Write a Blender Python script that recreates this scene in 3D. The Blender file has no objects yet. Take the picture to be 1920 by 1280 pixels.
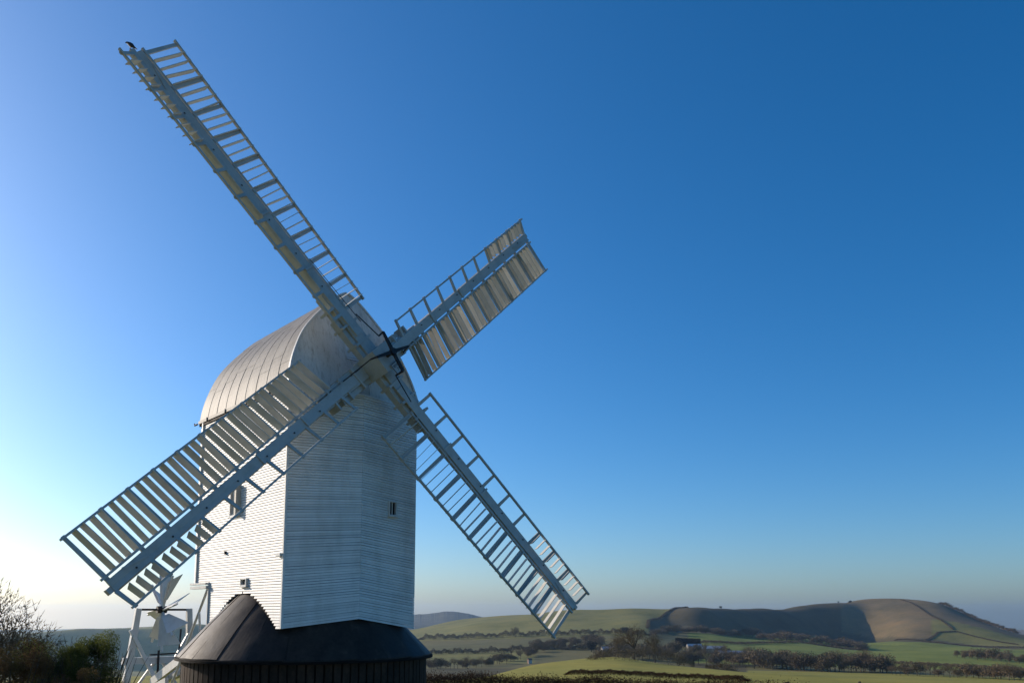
import bpy, math, random
import numpy as np
from mathutils import Vector, Matrix

random.seed(7); rng = np.random.default_rng(7)
scene = bpy.context.scene
C = scene.collection
R = math.radians

# ---------------------------------------------------------------- camera
PITCH, F, CX, CY = 0.1236, 1532.7, 960.0, 957.8
cam_d = bpy.data.cameras.new("camera"); cam = bpy.data.objects.new("camera", cam_d); C.objects.link(cam)
cam_d.sensor_width = 36.0; cam_d.lens = F / 1920 * 36.0
cam_d.shift_x = 0.0; cam_d.shift_y = (CY - 640.0) / 1920
cam.location = (0, 0, 0); cam.rotation_euler = (math.pi / 2 + PITCH, 0, 0)
cam_d.clip_start = 0.1; cam_d.clip_end = 40000
scene.camera = cam

# ---------------------------------------------------------------- light, sky, exposure
SUN_AZ, SUN_EL = R(61), R(18.5)          # azimuth counted to the left of the view axis
world = bpy.data.worlds.new("World"); scene.world = world; world.use_nodes = True
wn = world.node_tree.nodes; wl = world.node_tree.links
bg = wn["Background"]
sky = wn.new("ShaderNodeTexSky"); sky.sky_type = 'NISHITA'; sky.sun_disc = False
sky.sun_elevation = SUN_EL; sky.sun_rotation = 2 * math.pi - SUN_AZ
sky.altitude = 200; sky.air_density = 0.9; sky.dust_density = 1.3; sky.ozone_density = 5.5
hs = wn.new("ShaderNodeHueSaturation"); hs.inputs["Saturation"].default_value = 1.21; hs.inputs["Hue"].default_value = 0.498
wl.new(sky.outputs[0], hs.inputs["Color"]); wl.new(hs.outputs[0], bg.inputs[0]); bg.inputs[1].default_value = 0.106
sd = bpy.data.lights.new("sun", 'SUN'); so = bpy.data.objects.new("sun", sd); C.objects.link(so)
sd.energy = 3.25; sd.angle = R(0.5); sd.color = (1.0, 0.86, 0.70)
sdir = Vector((-math.sin(SUN_AZ) * math.cos(SUN_EL), math.cos(SUN_AZ) * math.cos(SUN_EL), math.sin(SUN_EL)))
so.rotation_euler = (-sdir).to_track_quat('-Z', 'Y').to_euler(); so.location = (-60, 30, 40)
vs = scene.view_settings
vs.view_transform = 'Standard'; vs.look = 'None'; vs.gamma = 1.0; vs.exposure = 0.58; vs.use_curve_mapping = False
scene.cycles.use_denoising = True
scene.cycles.max_bounces = 6; scene.cycles.volume_bounces = 0; scene.cycles.transparent_max_bounces = 8

# ---------------------------------------------------------------- helpers
WM = {}
def V(*a): return Vector(a if len(a) > 1 else a[0])
def register(o, parent, world_m):
    if parent is not None:
        o.parent = parent; o.matrix_parent_inverse = WM[parent.name].inverted()
    o.matrix_basis = world_m
    WM[o.name] = world_m.copy()
def tag(o, label=None, cat=None, group=None, kind=None):
    if label: o["label"] = label
    if cat: o["category"] = cat
    if group: o["group"] = group
    if kind: o["kind"] = kind
    return o
def empty(name, loc, label=None, cat=None, group=None):
    o = bpy.data.objects.new(name, None); C.objects.link(o); o.empty_display_size = 0.2
    register(o, None, Matrix.Translation(loc)); return tag(o, label, cat, group)
def place(name, mesh, world_m, parent=None):
    o = bpy.data.objects.new(name, mesh); C.objects.link(o); register(o, parent, world_m); return o

class MB:
    def __init__(s): s.v = []; s.f = []; s.smooth = False
    def quadbox(s, p):                       # 8 points: bottom ring 0-3, top ring 4-7
        b = len(s.v); s.v += [tuple(q) for q in p]
        s.f += [(b, b+3, b+2, b+1), (b+4, b+5, b+6, b+7), (b, b+1, b+5, b+4), (b+1, b+2, b+6, b+5), (b+2, b+3, b+7, b+6), (b+3, b, b+4, b+7)]
        return s
    def box(s, c, x, y, z):                  # centre and three half-axis vectors
        c, x, y, z = V(c), V(x), V(y), V(z)
        return s.quadbox([c-x-y-z, c+x-y-z, c+x+y-z, c-x+y-z, c-x-y+z, c+x-y+z, c+x+y+z, c-x+y+z])
    def beam(s, a, b, side, w, t, w2=None, t2=None):   # bar from a to b, full width w along `side`, full thickness t across
        a, b = V(a), V(b); ax = (b - a).normalized(); sd_ = V(side); sd_ = (sd_ - ax * sd_.dot(ax)).normalized(); th = ax.cross(sd_)
        w2 = w if w2 is None else w2; t2 = t if t2 is None else t2
        p = []
        for q, ww, tt in ((a, w, t), (b, w2, t2)):
            p += [q - sd_*ww/2 - th*tt/2, q + sd_*ww/2 - th*tt/2, q + sd_*ww/2 + th*tt/2, q - sd_*ww/2 + th*tt/2]
        return s.quadbox(p)
    def tube(s, pts, radii, n=8, cap=True):
        pts = [V(p) for p in pts]; rings = []
        for i, p in enumerate(pts):
            t = (pts[min(i+1, len(pts)-1)] - pts[max(i-1, 0)]).normalized()
            up = V(0, 0, 1) if abs(t.z) < 0.9 else V(1, 0, 0)
            a = t.cross(up).normalized(); b = t.cross(a)
            base = len(s.v)
            for k in range(n):
                an = 2*math.pi*k/n; s.v.append(tuple(p + (a*math.cos(an) + b*math.sin(an)) * radii[i]))
            rings.append(base)
        for i in range(len(rings)-1):
            for k in range(n):
                s.f.append((rings[i]+k, rings[i]+(k+1) % n, rings[i+1]+(k+1) % n, rings[i+1]+k))
        if cap:
            s.f.append(tuple(rings[0]+k for k in range(n))); s.f.append(tuple(rings[-1]+k for k in reversed(range(n))))
        return s
    def mesh(s, name, mat):
        m = bpy.data.meshes.new(name); m.from_pydata(s.v, [], s.f); m.update()
        if s.smooth:
            m.polygons.foreach_set("use_smooth", [True]*len(m.polygons))
        m.materials.append(mat); return m
    def build(s, name, mat, parent=None, centre=True, fix=False):
        if centre:
            a = np.array(s.v); c = (a.max(0) + a.min(0)) / 2; s.v = [tuple(q) for q in (a - c)]
        else: c = (0, 0, 0)
        m = s.mesh(name, mat)
        if fix:
            import bmesh
            bm = bmesh.new(); bm.from_mesh(m); bmesh.ops.recalc_face_normals(bm, faces=bm.faces); bm.to_mesh(m); bm.free()
        return place(name, m, Matrix.Translation(V(*[float(q) for q in c])), parent)

# ---------------------------------------------------------------- materials
def new_mat(name):
    m = bpy.data.materials.new(name); m.use_nodes = True
    nt = m.node_tree; return m, nt, nt.nodes["Principled BSDF"]
def N(nt, t, **kw):
    n = nt.nodes.new(t)
    for k, v in kw.items(): setattr(n, k, v)
    return n
def noise(nt, scale, detail=4, rough=0.6, vec=None, mapscale=None, coords='Position'):
    tc = N(nt, "ShaderNodeNewGeometry"); n = N(nt, "ShaderNodeTexNoise")
    n.inputs["Scale"].default_value = scale; n.inputs["Detail"].default_value = detail; n.inputs["Roughness"].default_value = rough
    if mapscale:
        mp = N(nt, "ShaderNodeMapping"); mp.inputs["Scale"].default_value = mapscale
        nt.links.new(tc.outputs[coords], mp.inputs[0]); nt.links.new(mp.outputs[0], n.inputs["Vector"])
    else: nt.links.new(tc.outputs[coords], n.inputs["Vector"])
    return n.outputs["Fac"]
def ramp(nt, fac, stops):
    r = N(nt, "ShaderNodeValToRGB"); el = r.color_ramp.elements
    while len(el) < len(stops): el.new(0.5)
    for e, (p, c) in zip(el, stops): e.position = p; e.color = (*c, 1) if len(c) == 3 else c
    nt.links.new(fac, r.inputs[0]); return r.outputs[0]
def mix(nt, fac, a, b, mode='MIX'):
    m = N(nt, "ShaderNodeMix", data_type='RGBA', blend_type=mode)
    for i, v in ((0, fac), (6, a), (7, b)):
        if hasattr(v, "is_linked") or hasattr(v, "node"): nt.links.new(v, m.inputs[i])
        elif i == 0: m.inputs[0].default_value = v
        else: m.inputs[i].default_value = (*v, 1)
    return m.outputs[2]
def bump(nt, bsdf, fac, strength, dist=0.02):
    b = N(nt, "ShaderNodeBump"); b.inputs["Strength"].default_value = strength; b.inputs["Distance"].default_value = dist
    nt.links.new(fac, b.inputs["Height"]); nt.links.new(b.outputs[0], bsdf.inputs["Normal"])
def paint_mat(name, base, dirt, amount, rough=0.55, streak=(3, 3, 0.5), vary=0.06, scale=2.2):
    m, nt, b = new_mat(name)
    big = noise(nt, scale, 6, 0.65, mapscale=streak)
    f = ramp(nt, big, [(0.45, (0, 0, 0)), (0.78, (amount,)*3)])
    col = mix(nt, f, base, dirt)
    oi = N(nt, "ShaderNodeObjectInfo")
    vv = ramp(nt, oi.outputs["Random"], [(0, (1-vary,)*3), (1, (1, 1, 1))])
    col = mix(nt, 1.0, col, vv, 'MULTIPLY')
    nt.links.new(col, b.inputs["Base Color"]); b.inputs["Roughness"].default_value = rough
    fine = noise(nt, 14, 5, 0.6, mapscale=streak)
    bump(nt, b, fine, 0.25, 0.01)
    return m
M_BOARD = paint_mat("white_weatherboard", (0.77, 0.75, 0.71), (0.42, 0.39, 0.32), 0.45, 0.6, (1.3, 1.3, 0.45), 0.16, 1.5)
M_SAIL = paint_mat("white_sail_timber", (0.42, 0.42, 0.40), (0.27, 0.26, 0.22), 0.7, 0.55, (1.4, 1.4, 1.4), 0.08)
M_SHUT = paint_mat("canvas_shutter", (0.56, 0.55, 0.51), (0.36, 0.34, 0.29), 0.6, 0.7, (1, 1, 1), 0.12, 3.0)
M_WHITE = paint_mat("white_timber", (0.60, 0.59, 0.56), (0.38, 0.35, 0.30), 0.6, 0.5, (1.5, 1.5, 0.6), 0.06)
M_DOORW = paint_mat("worn_cream_timber", (0.55, 0.50, 0.42), (0.25, 0.22, 0.18), 0.7, 0.6)
M_IRON, _nt, _b = new_mat("black_iron"); _b.inputs["Base Color"].default_value = (0.012, 0.012, 0.014, 1); _b.inputs["Roughness"].default_value = 0.55; _b.inputs["Metallic"].default_value = 0.3
_f = noise(_nt, 9, 5); _nt.links.new(ramp(_nt, _f, [(0.4, (0.010, 0.010, 0.012)), (0.8, (0.045, 0.022, 0.013))]), _b.inputs["Base Color"])
M_DARK, _nt, _b = new_mat("dark_window_glass"); _b.inputs["Base Color"].default_value = (0.012, 0.014, 0.018, 1); _b.inputs["Roughness"].default_value = 0.15
def sheet_mat(name, k):
    m, nt, b = new_mat(name)
    a = noise(nt, 1.3, 6, 0.7, mapscale=(1.2, 1.2, 0.35))
    s = noise(nt, 5.0, 6, 0.7, mapscale=(2.6, 2.6, 0.25))
    c1 = ramp(nt, a, [(0.3, tuple(k*q for q in (0.20, 0.185, 0.165))), (0.62, tuple(k*q for q in (0.27, 0.25, 0.225))), (0.8, tuple(k*q for q in (0.16, 0.14, 0.12)))])
    c2 = ramp(nt, s, [(0.52, (1, 1, 1)), (0.66, (0.72, 0.68, 0.63)), (0.76, (0.45, 0.41, 0.38))])
    col = mix(nt, 1.0, c1, c2, 'MULTIPLY')
    oi = N(nt, "ShaderNodeObjectInfo")
    col = mix(nt, 1.0, col, ramp(nt, oi.outputs["Random"], [(0, (0.86,)*3), (1, (1, 1, 1))]), 'MULTIPLY')
    nt.links.new(col, b.inputs["Base Color"]); b.inputs["Roughness"].default_value = 0.62; b.inputs["Specular IOR Level"].default_value = 0.3
    bump(nt, b, a, 0.35, 0.05); return m
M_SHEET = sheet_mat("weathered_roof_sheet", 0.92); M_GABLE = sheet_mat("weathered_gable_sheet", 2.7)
def tar_mat(name, lo, hi, rough, metal=0.0):
    m, nt, b = new_mat(name)
    a = noise(nt, 2.0, 6, 0.65, mapscale=(1, 1, 0.5)); s = noise(nt, 11.0, 4, 0.6)
    col = mix(nt, 1.0, ramp(nt, a, [(0.35, lo), (0.6, hi), (0.72, tuple(1.7*q for q in hi))]), ramp(nt, s, [(0.3, (0.75,)*3), (0.7, (1.1,)*3)]), 'MULTIPLY')
    oi = N(nt, "ShaderNodeObjectInfo")
    col = mix(nt, 1.0, col, ramp(nt, oi.outputs["Random"], [(0, (0.7,)*3), (1, (1, 1, 1))]), 'MULTIPLY')
    nt.links.new(col, b.inputs["Base Color"])
    nt.links.new(ramp(nt, a, [(0.3, (rough-0.08,)*3), (0.7, (rough+0.12,)*3)]), b.inputs["Roughness"])
    b.inputs["Specular IOR Level"].default_value = 0.16; bump(nt, b, a, 0.3, 0.04); return m
M_TARROOF = tar_mat("tarred_roof_felt", (0.026, 0.020, 0.017), (0.052, 0.038, 0.030), 0.52)
M_TARWOOD = tar_mat("tarred_plank", (0.022, 0.014, 0.010), (0.058, 0.036, 0.025), 0.75)
M_TARDARK = tar_mat("tarred_wall_backing", (0.006, 0.005, 0.005), (0.012, 0.009, 0.008), 0.8)

# ---------------------------------------------------------------- terrain
PXS = 1544.6     # pixels per unit of x/y at the level of the ground
def tab(px, t): return np.interp(px, [q[0] for q in t], [q[1] for q in t])
T_RB = [(-300, 100), (400, 100), (700, 60), (777, 60), (850, 70), (900, 90), (1000, 170), (1100, 240), (1160, 260), (1250, 190), (1400, 130), (1600, 110), (1900, 90)]
T_YB = [(-300, 1280), (400, 1280), (700, 1268), (850, 1266), (900, 1263), (1000, 1240), (1100, 1229), (1160, 1226), (1250, 1240), (1400, 1251), (1600, 1258), (1900, 1268), (2300, 1272)]
T_YC = [(-300, 1182), (0, 1176), (100, 1171), (230, 1163), (400, 1160), (600, 1165), (700, 1185), (777, 1178), (840, 1165.5), (900, 1155.5), (1000, 1145), (1085, 1138.5), (1150, 1137), (1200, 1138), (1240, 1140.5), (1262, 1141), (1285, 1137), (1350, 1138.5), (1480, 1139), (1530, 1133), (1590, 1125), (1640, 1122), (1680, 1121), (1740, 1126), (1770, 1134), (1800, 1145), (1860, 1165), (1905, 1180), (1960, 1190), (2300, 1200)]
T_RC = [(-300, 2540), (420, 2540), (700, 1900), (777, 1900), (1000, 1750), (1150, 1650), (1240, 1560), (1330, 1610), (1400, 1800), (1560, 2140), (1620, 2230), (1700, 2200), (1800, 2060), (1900, 1900), (2300, 1800)]
T_RF = [(-300, 2280), (420, 2280), (700, 1000), (777, 1150), (1000, 1100), (1215, 1060), (1262, 1250), (1330, 1290), (1400, 1530), (1560, 1870), (1610, 1880), (1700, 1700), (1800, 1660), (1900, 1600), (2300, 1500)]
T_YF = [(-300, 1245), (400, 1245), (777, 1200), (900, 1196), (1000, 1192), (1100, 1190), (1240, 1186), (1290, 1185), (1400, 1187), (1500, 1190), (1600, 1198), (1750, 1200), (1900, 1205), (2300, 1210)]
def yz(y, r): return -(y - 1148.0) / 1548.0 * r
col_px = np.concatenate([np.arange(-400, 2321, 6.0)])
RG = np.unique(np.round(np.concatenate([[0.5], np.geomspace(2.5, 900, 150), np.arange(910, 2520, 13.0), np.geomspace(2540, 9000, 24)]), 3))
def column(px):
    rb = tab(px, T_RB); zb = yz(tab(px, T_YB), rb); rf = tab(px, T_RF); zf = yz(tab(px, T_YF), rf); rc = tab(px, T_RC); zc = yz(tab(px, T_YC), rc)
    k = [(0, -1.7), (7, -1.75), (17, -3.75), (24, -3.9), (48, -4.4), (rb, zb), (rb*1.5, zb*1.9), (470, min(zb*2.6, -33)), (640, -40), (rf, zf), (rf+(rc-rf)*(0.55 if not 1262 < px < 1600 else 0.50), zf+(zc-zf)*(0.62 if not 1262 < px < 1600 else 0.80)), (rc, zc), (rc*1.22, zc-40), (rc*1.8, -110), (9000, -160)]
    if px < 600: k = [q for q in k if not (100 < q[0] < 700)] + [(150, -12), (420, -28.5), (640, -50), (1000, -92), (1700, -128)]
    k.sort(); return np.interp(RG, [q[0] for q in k], [q[1] for q in k])
ZG = np.array([column(p) for p in col_px])
def smooth(a, axis, n, w):
    ker = np.ones(w) / w
    for _ in range(n):
        pad = [(0, 0), (0, 0)]; pad[axis] = (w//2, w//2)
        a = np.apply_along_axis(lambda q: np.convolve(q, ker, 'valid'), axis, np.pad(a, pad, mode='edge'))
    return a
ZG = smooth(ZG, 1, 2, 5); ZG = smooth(ZG, 0, 4, 5)
_b = np.arctan((col_px - 960) / PXS); _X = RG[None, :]*np.sin(_b)[:, None]; _Y = RG[None, :]*np.cos(_b)[:, None]; _amp = np.clip((RG - 950)/400, 0, 1)[None, :]
_rr = np.random.default_rng(21)
for _k in range(9):
    _w = _rr.uniform(70, 330); _a = _rr.uniform(0, 6.28)
    ZG = ZG + _amp*(_w/330)*1.5*np.sin(6.283/_w*(_X*math.cos(_a) + _Y*math.sin(_a)) + _rr.uniform(0, 6.28) + 1.3*np.sin(_X/210 + _k))
def ground_z(x, y):
    px = 960 + PXS * x / y if y > 1e-3 else (-400 if x < 0 else 2320)
    r = math.hypot(x, y); i = min(max((px + 400) / 6.0, 0), len(col_px) - 1.001)
    i0 = int(i); fi = i - i0
    def at(c): return float(np.interp(r, RG, ZG[c]))
    return at(i0) * (1 - fi) + at(min(i0 + 1, len(col_px) - 1)) * fi
def gp(px, r):      # a place on the ground: bearing given as picture column, distance in metres
    b = math.atan((px - 960) / PXS); x, y = r * math.sin(b), r * math.cos(b)
    return V(x, y, ground_z(x, y))
GREEN_NEAR, GREEN_WHEAT, OLIVE, TAN, SCRUB, DULL = (0.290, 0.265, 0.060), (0.190, 0.220, 0.046), (0.205, 0.195, 0.064), (0.185, 0.142, 0.074), (0.105, 0.092, 0.048), (0.150, 0.140, 0.060)
def field_colour(px, r):
    rb, rf = tab(px, T_RB), tab(px, T_RF)
    if r < 20: return GREEN_NEAR
    if px < 500:
        return GREEN_NEAR if r < 440 else OLIVE
    if r < rb * (1.06 if px < 1250 else 1.3): return GREEN_NEAR
    if r < 560: return SCRUB if px < 1400 else GREEN_NEAR
    if r < rf * 0.97:
        if px > 1290: return GREEN_WHEAT if r > 660 else (SCRUB if px < 1400 else DULL)
        if px < 1000 and 640 < r < 820: return OLIVE
        return DULL
    if r < rf * 1.02 and px > 1240: return SCRUB
    if px < 1218 or (px < 1262 and r > rf*1.2): return OLIVE
    if px < 1580: return TAN if (px < 1330 and r < rf * 1.05) else (0.10, 0.085, 0.045)
    if px > 1745 and r < rf * 1.12: return OLIVE
    return TAN
def build_ground():
    bearings = [math.atan((p - 960) / PXS) for p in col_px]
    extra = np.arange(bearings[-1] + R(4), 2*math.pi + bearings[0] - R(1.5), R(4))
    allb = bearings + list(extra); nb = len(bearings); nc = len(allb); nr = len(RG)
    verts = np.zeros((nc, nr, 3)); cols = np.ones((nc, nr, 4))
    for i, b in enumerate(allb):
        if i < nb: z = ZG[i]; px = col_px[i]
        else:
            t = (i - nb + 1) / (nc - nb + 1); z = ZG[nb-1] * (1 - t) + ZG[0] * t; px = 2320 if t < 0.5 else -400
        verts[i, :, 0] = RG * math.sin(b); verts[i, :, 1] = RG * math.cos(b); verts[i, :, 2] = z
        for j in range(nr): cols[i, j, :3] = field_colour(px, RG[j])
    vl = [(0, 0, -1.7)] + [tuple(q) for q in verts.reshape(-1, 3)]
    f = []
    for i in range(nc):
        a, b = 1 + i*nr, 1 + ((i + 1) % nc)*nr
        f.append((0, b, a))
        for j in range(nr - 1): f.append((a + j, b + j, b + j + 1, a + j + 1))
    m = bpy.data.meshes.new("ground"); m.from_pydata(vl, [], f); m.update()
    m.polygons.foreach_set("use_smooth", [True]*len(m.polygons))
    at = m.color_attributes.new("field", 'FLOAT_COLOR', 'POINT')
    flat = np.concatenate([[[*GREEN_NEAR, 1]], cols.reshape(-1, 4)]).ravel(); at.data.foreach_set("color", flat)
    mt, nt, b = new_mat("fields_and_downland")
    va = N(nt, "ShaderNodeVertexColor", layer_name="field")
    n1 = noise(nt, 0.012, 10, 0.72); n2 = noise(nt, 0.35, 6, 0.7)
    c = mix(nt, 1.0, va.outputs[0], ramp(nt, n1, [(0.32, (0.62, 0.68, 0.62)), (0.5, (1.0, 1.0, 1.0)), (0.68, (1.3, 1.16, 1.05))]), 'MULTIPLY')
    c = mix(nt, 1.0, c, ramp(nt, n2, [(0.3, (0.75, 0.75, 0.7)), (0.7, (1.15, 1.12, 1.1))]), 'MULTIPLY')
    nt.links.new(c, b.inputs["Base Color"]); b.inputs["Roughness"].default_value = 0.95; b.inputs["Specular IOR Level"].default_value = 0.1
    bump(nt, b, n2, 0.5, 0.4)
    m.materials.append(mt)
    o = place("ground", m, Matrix.Identity(4)); tag(o, "rolling green and tan fields reaching up to the downs", None, None, "structure")
build_ground()

def far_hill():
    mt, nt, b = new_mat("wooded_far_ridge"); b.inputs["Roughness"].default_value = 1.0
    nt.links.new(ramp(nt, noise(nt, 0.02, 5), [(0.35, (0.030, 0.034, 0.020)), (0.7, (0.075, 0.075, 0.045))]), b.inputs["Base Color"])
    prof = [(640, 1165), (700, 1156), (777, 1151), (800, 1150), (820, 1147.5), (835, 1145.2), (850, 1145.4), (870, 1148), (885, 1151), (900, 1155), (940, 1162), (1000, 1175)]
    vl, f = [], []; xs = np.arange(640, 1001, 1.5)
    for i, px in enumerate(xs):
        yt = tab(px, prof) + rng.uniform(-0.35, 0.35)
        b_ = math.atan((px - 960) / PXS)
        for rr, zz in ((3700, -190), (4150, yz(0.4*yt + 0.6*1185, 4150)), (4500, yz(yt, 4500)), (5000, yz(yt, 4500) - 70), (6000, -190)):
            vl.append((rr*math.sin(b_), rr*math.cos(b_), zz))
    for i in range(len(xs)-1):
        for j in range(4): f.append((i*5+j, (i+1)*5+j, (i+1)*5+j+1, i*5+j+1))
    m = bpy.data.meshes.new("far_hill"); m.from_pydata(vl, [], f); m.update(); m.materials.append(mt)
    tag(place("far_hill", m, Matrix.Identity(4)), "distant blue wooded ridge just right of the windmill", None, None, "structure")
far_hill()

# ---------------------------------------------------------------- windmill frame of reference
HUB = V(-3.9517, 23.2447, 7.2592)
d = V(-0.66651, 0.74549, 0); h = V(0.74549, 0.66651, 0); n = V(0.65675, -0.73457, 0.17052); u = V(-0.11365, 0.12712, 0.98535)
up = V(0, 0, 1)
def BP(a, s, z): return V(HUB.x, HUB.y, 0) + d*a + h*s + up*z      # a towards the tail, s to the right, z height
A0, HW, PA = 1.09, 2.19, 0.703
ZE, ZR = 6.47, 9.94
AR, AL = 7.54, 6.19           # rear of the jettied upper tail and of the lower body
ZJ = 0.92
POST = BP(3.66, 0, 0); RE, RW, ZEAVE = 3.83, 3.667, -1.29
GZ = -3.9
mill = empty("windmill", (POST.x, POST.y, GZ), "white weatherboarded post mill with four lattice sails and curved roof", "windmill")

# --- body core
def zb_at(corner): return {'A': -0.43, 'P': -0.17, 'B': -0.49}[corner]
core = MB()
ins = 0.03
pl = [BP(A0+ins, -HW+ins, 0), BP(PA+ins, 0, 0), BP(A0+ins, HW-ins, 0), BP(AL-ins, HW-ins, 0), BP(AL-ins, -HW+ins, 0)]
b0 = len(core.v); bz = [-0.30, -0.06, -0.30, 0.45, 0.45]
core.v += [(p_.x, p_.y, z) for p_, z in zip(pl, [-0.34, -0.10, -0.40, 0.5, 0.5])] + [(p_.x, p_.y, ZE) for p_ in pl]
core.f += [(4, 3, 2, 1, 0), (5, 6, 7, 8, 9)] + [(i, (i+1) % 5, (i+1) % 5 + 5, i + 5) for i in range(5)]
core.box(BP((AL+AR)/2 - ins, 0, (ZJ+ZE)/2 + 0.02), d*((AR-AL)/2), h*(HW-ins), up*((ZE-ZJ)/2 - 0.02))
wall = core.build("wall", M_TARDARK, mill)
NB = 90
def board(p0, p1, q0, q1, nrm, name="weatherboard", parent=None, mb=None):
    # lower edge p0-p1, upper edge q0-q1, lapped: the lower edge stands proud
    p0, p1, q0, q1 = V(p0), V(p1), V(q0), V(q1); e0 = (q0-p0)*-0.11; e1 = (q1-p1)*-0.11
    m_ = mb or MB()
    m_.quadbox([p0 - nrm*0.03, p1 - nrm*0.03, p1 + nrm*0.028, p0 + nrm*0.028, q0 + e0 - nrm*0.03, q1 + e1 - nrm*0.03, q1 + e1 + nrm*0.010, q0 + e0 + nrm*0.010])
    if mb is None: return m_.build(name, M_BOARD, parent)
fl = (BP(PA, 0, 0) - BP(A0, -HW, 0)).normalized(); nFL = fl.cross(up).normalized()
fr = (BP(A0, HW, 0) - BP(PA, 0, 0)).normalized(); nFR = fr.cross(up).normalized()
if nFL.dot(d) > 0: nFL = -nFL
if nFR.dot(d) > 0: nFR = -nFR
nL = -h
WIN_F = (1.05, 1.35, 2.94, 3.36)          # s0,s1,z0,z1 on the right breast facet
WIN_L = [(4.08, 4.80, 2.93, 3.90), (3.32, 3.72, 0.80, 1.01)]
def onR(s): return PA + (A0-PA)*s/HW
def jit(): return rng.uniform(-0.006, 0.006)
for k in range(NB):
    t0, t1 = k/NB, (k+1)/NB
    def zc(c, t): return zb_at(c) + (ZE - zb_at(c))*t
    zA0, zA1, zP0, zP1, zB0, zB1 = zc('A', t0)+jit(), zc('A', t1), zc('P', t0)+jit(), zc('P', t1), zc('B', t0)+jit(), zc('B', t1)
    board(BP(A0, -HW, zA0), BP(PA, 0, zP0), BP(A0, -HW, zA1), BP(PA, 0, zP1), nFL, parent=wall)
    # right facet, opened for its small window
    segs = [(0, HW)]
    zm = zP0 + (zB0 - zP0)*0.55
    if WIN_F[2] - 0.06 < zm < WIN_F[3]: segs = [(0, WIN_F[0]), (WIN_F[1], HW)]
    for s0, s1 in segs:
        g = lambda s, a_, b_: a_ + (b_-a_)*s/HW
        board(BP(onR(s0), s0, g(s0, zP0, zB0)), BP(onR(s1), s1, g(s1, zP0, zB0)), BP(onR(s0), s0, g(s0, zP1, zB1)), BP(onR(s1), s1, g(s1, zP1, zB1)), nFR, parent=wall)
    # left flank, opened for windows and cut above the roundhouse roof
    z0, z1 = -0.43 + (ZE+0.43)*t0, -0.43 + (ZE+0.43)*t1
    end = AR if z0 > ZJ - 0.03 else AL
    segs = [(A0, end)]
    rr = RE - (z0 - 0.045 - 0.09 - ZEAVE)/1.05
    if rr > HW:
        hc = math.sqrt(rr*rr - HW*HW); segs = [(A0, 3.66 - hc), (3.66 + hc, end)]
    for w in WIN_L:
        if w[2] - 0.05 < z0 < w[3] - 0.02:
            new = []
            for a0_, a1_ in segs:
                if a0_ < w[0] and a1_ > w[1]: new += [(a0_, w[0]), (w[1], a1_)]
                else: new.append((a0_, a1_))
            segs = new
    for a0_, a1_ in segs:
        if a1_ - a0_ > 0.02:
            j = jit(); board(BP(a1_, -HW, z0+j), BP(a0_, -HW, z0+j), BP(a1_, -HW, z1), BP(a0_, -HW, z1), nL, parent=wall)
# far flank and tail: seen by nobody from here, one part
mb = MB()
for k in range(NB):
    z0, z1 = -0.43 + (ZE+0.43)*k/NB, -0.43 + (ZE+0.43)*(k+1)/NB; end = AR if z0 > ZJ - 0.03 else AL
    if z0 > 0.45:
        board(BP(A0, HW, z0), BP(end, HW, z0), BP(A0, HW, z1), BP(end, HW, z1), h, mb=mb)
        board(BP(end, HW, z0), BP(end, -HW, z0), BP(end, HW, z1), BP(end, -HW, z1), d, mb=mb)
tag(mb.build("weatherboarding", M_BOARD, wall), kind="stuff")
# corner boards
for (a_, s_), zl in (((A0, -HW), -0.43), ((AL, -HW), -0.40)):
    MB().box(BP(a_, s_, (zl + (ZE if a_ < 2 else ZJ))/2) + (nL - d*(1 if a_ < 2 else -1))*0.006, d*0.035, h*0.035, up*(((ZE if a_ < 2 else ZJ) - zl)/2)).build("corner_board", M_BOARD, wall)

# --- windows
def window(name, centre, ax, nr, w, hgt, frame=0.05, proud=0.06, bars=(0, 0), parent=mill):
    o = MB().box(centre - nr*0.015, ax*(w/2), nr*0.004, up*(hgt/2)).build(name, M_DARK, parent)
    f_ = MB()
    for sg in (-1, 1):
        f_.box(centre + ax*sg*(w/2 - frame/2) + nr*(proud/2), ax*(frame/2), nr*(proud/2 + 0.015), up*(hgt/2))
        f_.box(centre + up*sg*(hgt/2 - frame/2) + nr*(proud/2), ax*(w/2 - frame), nr*(proud/2 + 0.013), up*(frame/2))
    f_.build("window_frame", M_WHITE, o)
    MB().box(centre - up*(hgt/2 + 0.018) + nr*0.045, ax*(w/2 + 0.03), nr*0.06, up*0.018).build("window_sill", M_WHITE, o)
    if bars[0]:
        MB().box(centre + nr*0.012, ax*0.012, nr*0.012, up*(hgt/2 - frame)).build("glazing_bar", M_WHITE, o)
    return o
sm = (WIN_F[0] + WIN_F[1])/2
window("window", BP(onR(sm), sm, (WIN_F[2]+WIN_F[3])/2), fr, nFR, WIN_F[1]-WIN_F[0]+0.02, WIN_F[3]-WIN_F[2]+0.03, 0.035, 0.05, (1, 0))
w = WIN_L[1]; window("window", BP((w[0]+w[1])/2, -HW, (w[2]+w[3])/2), d, nL, w[1]-w[0]+0.02, w[3]-w[2]+0.02, 0.035, 0.07, (1, 0))
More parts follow.
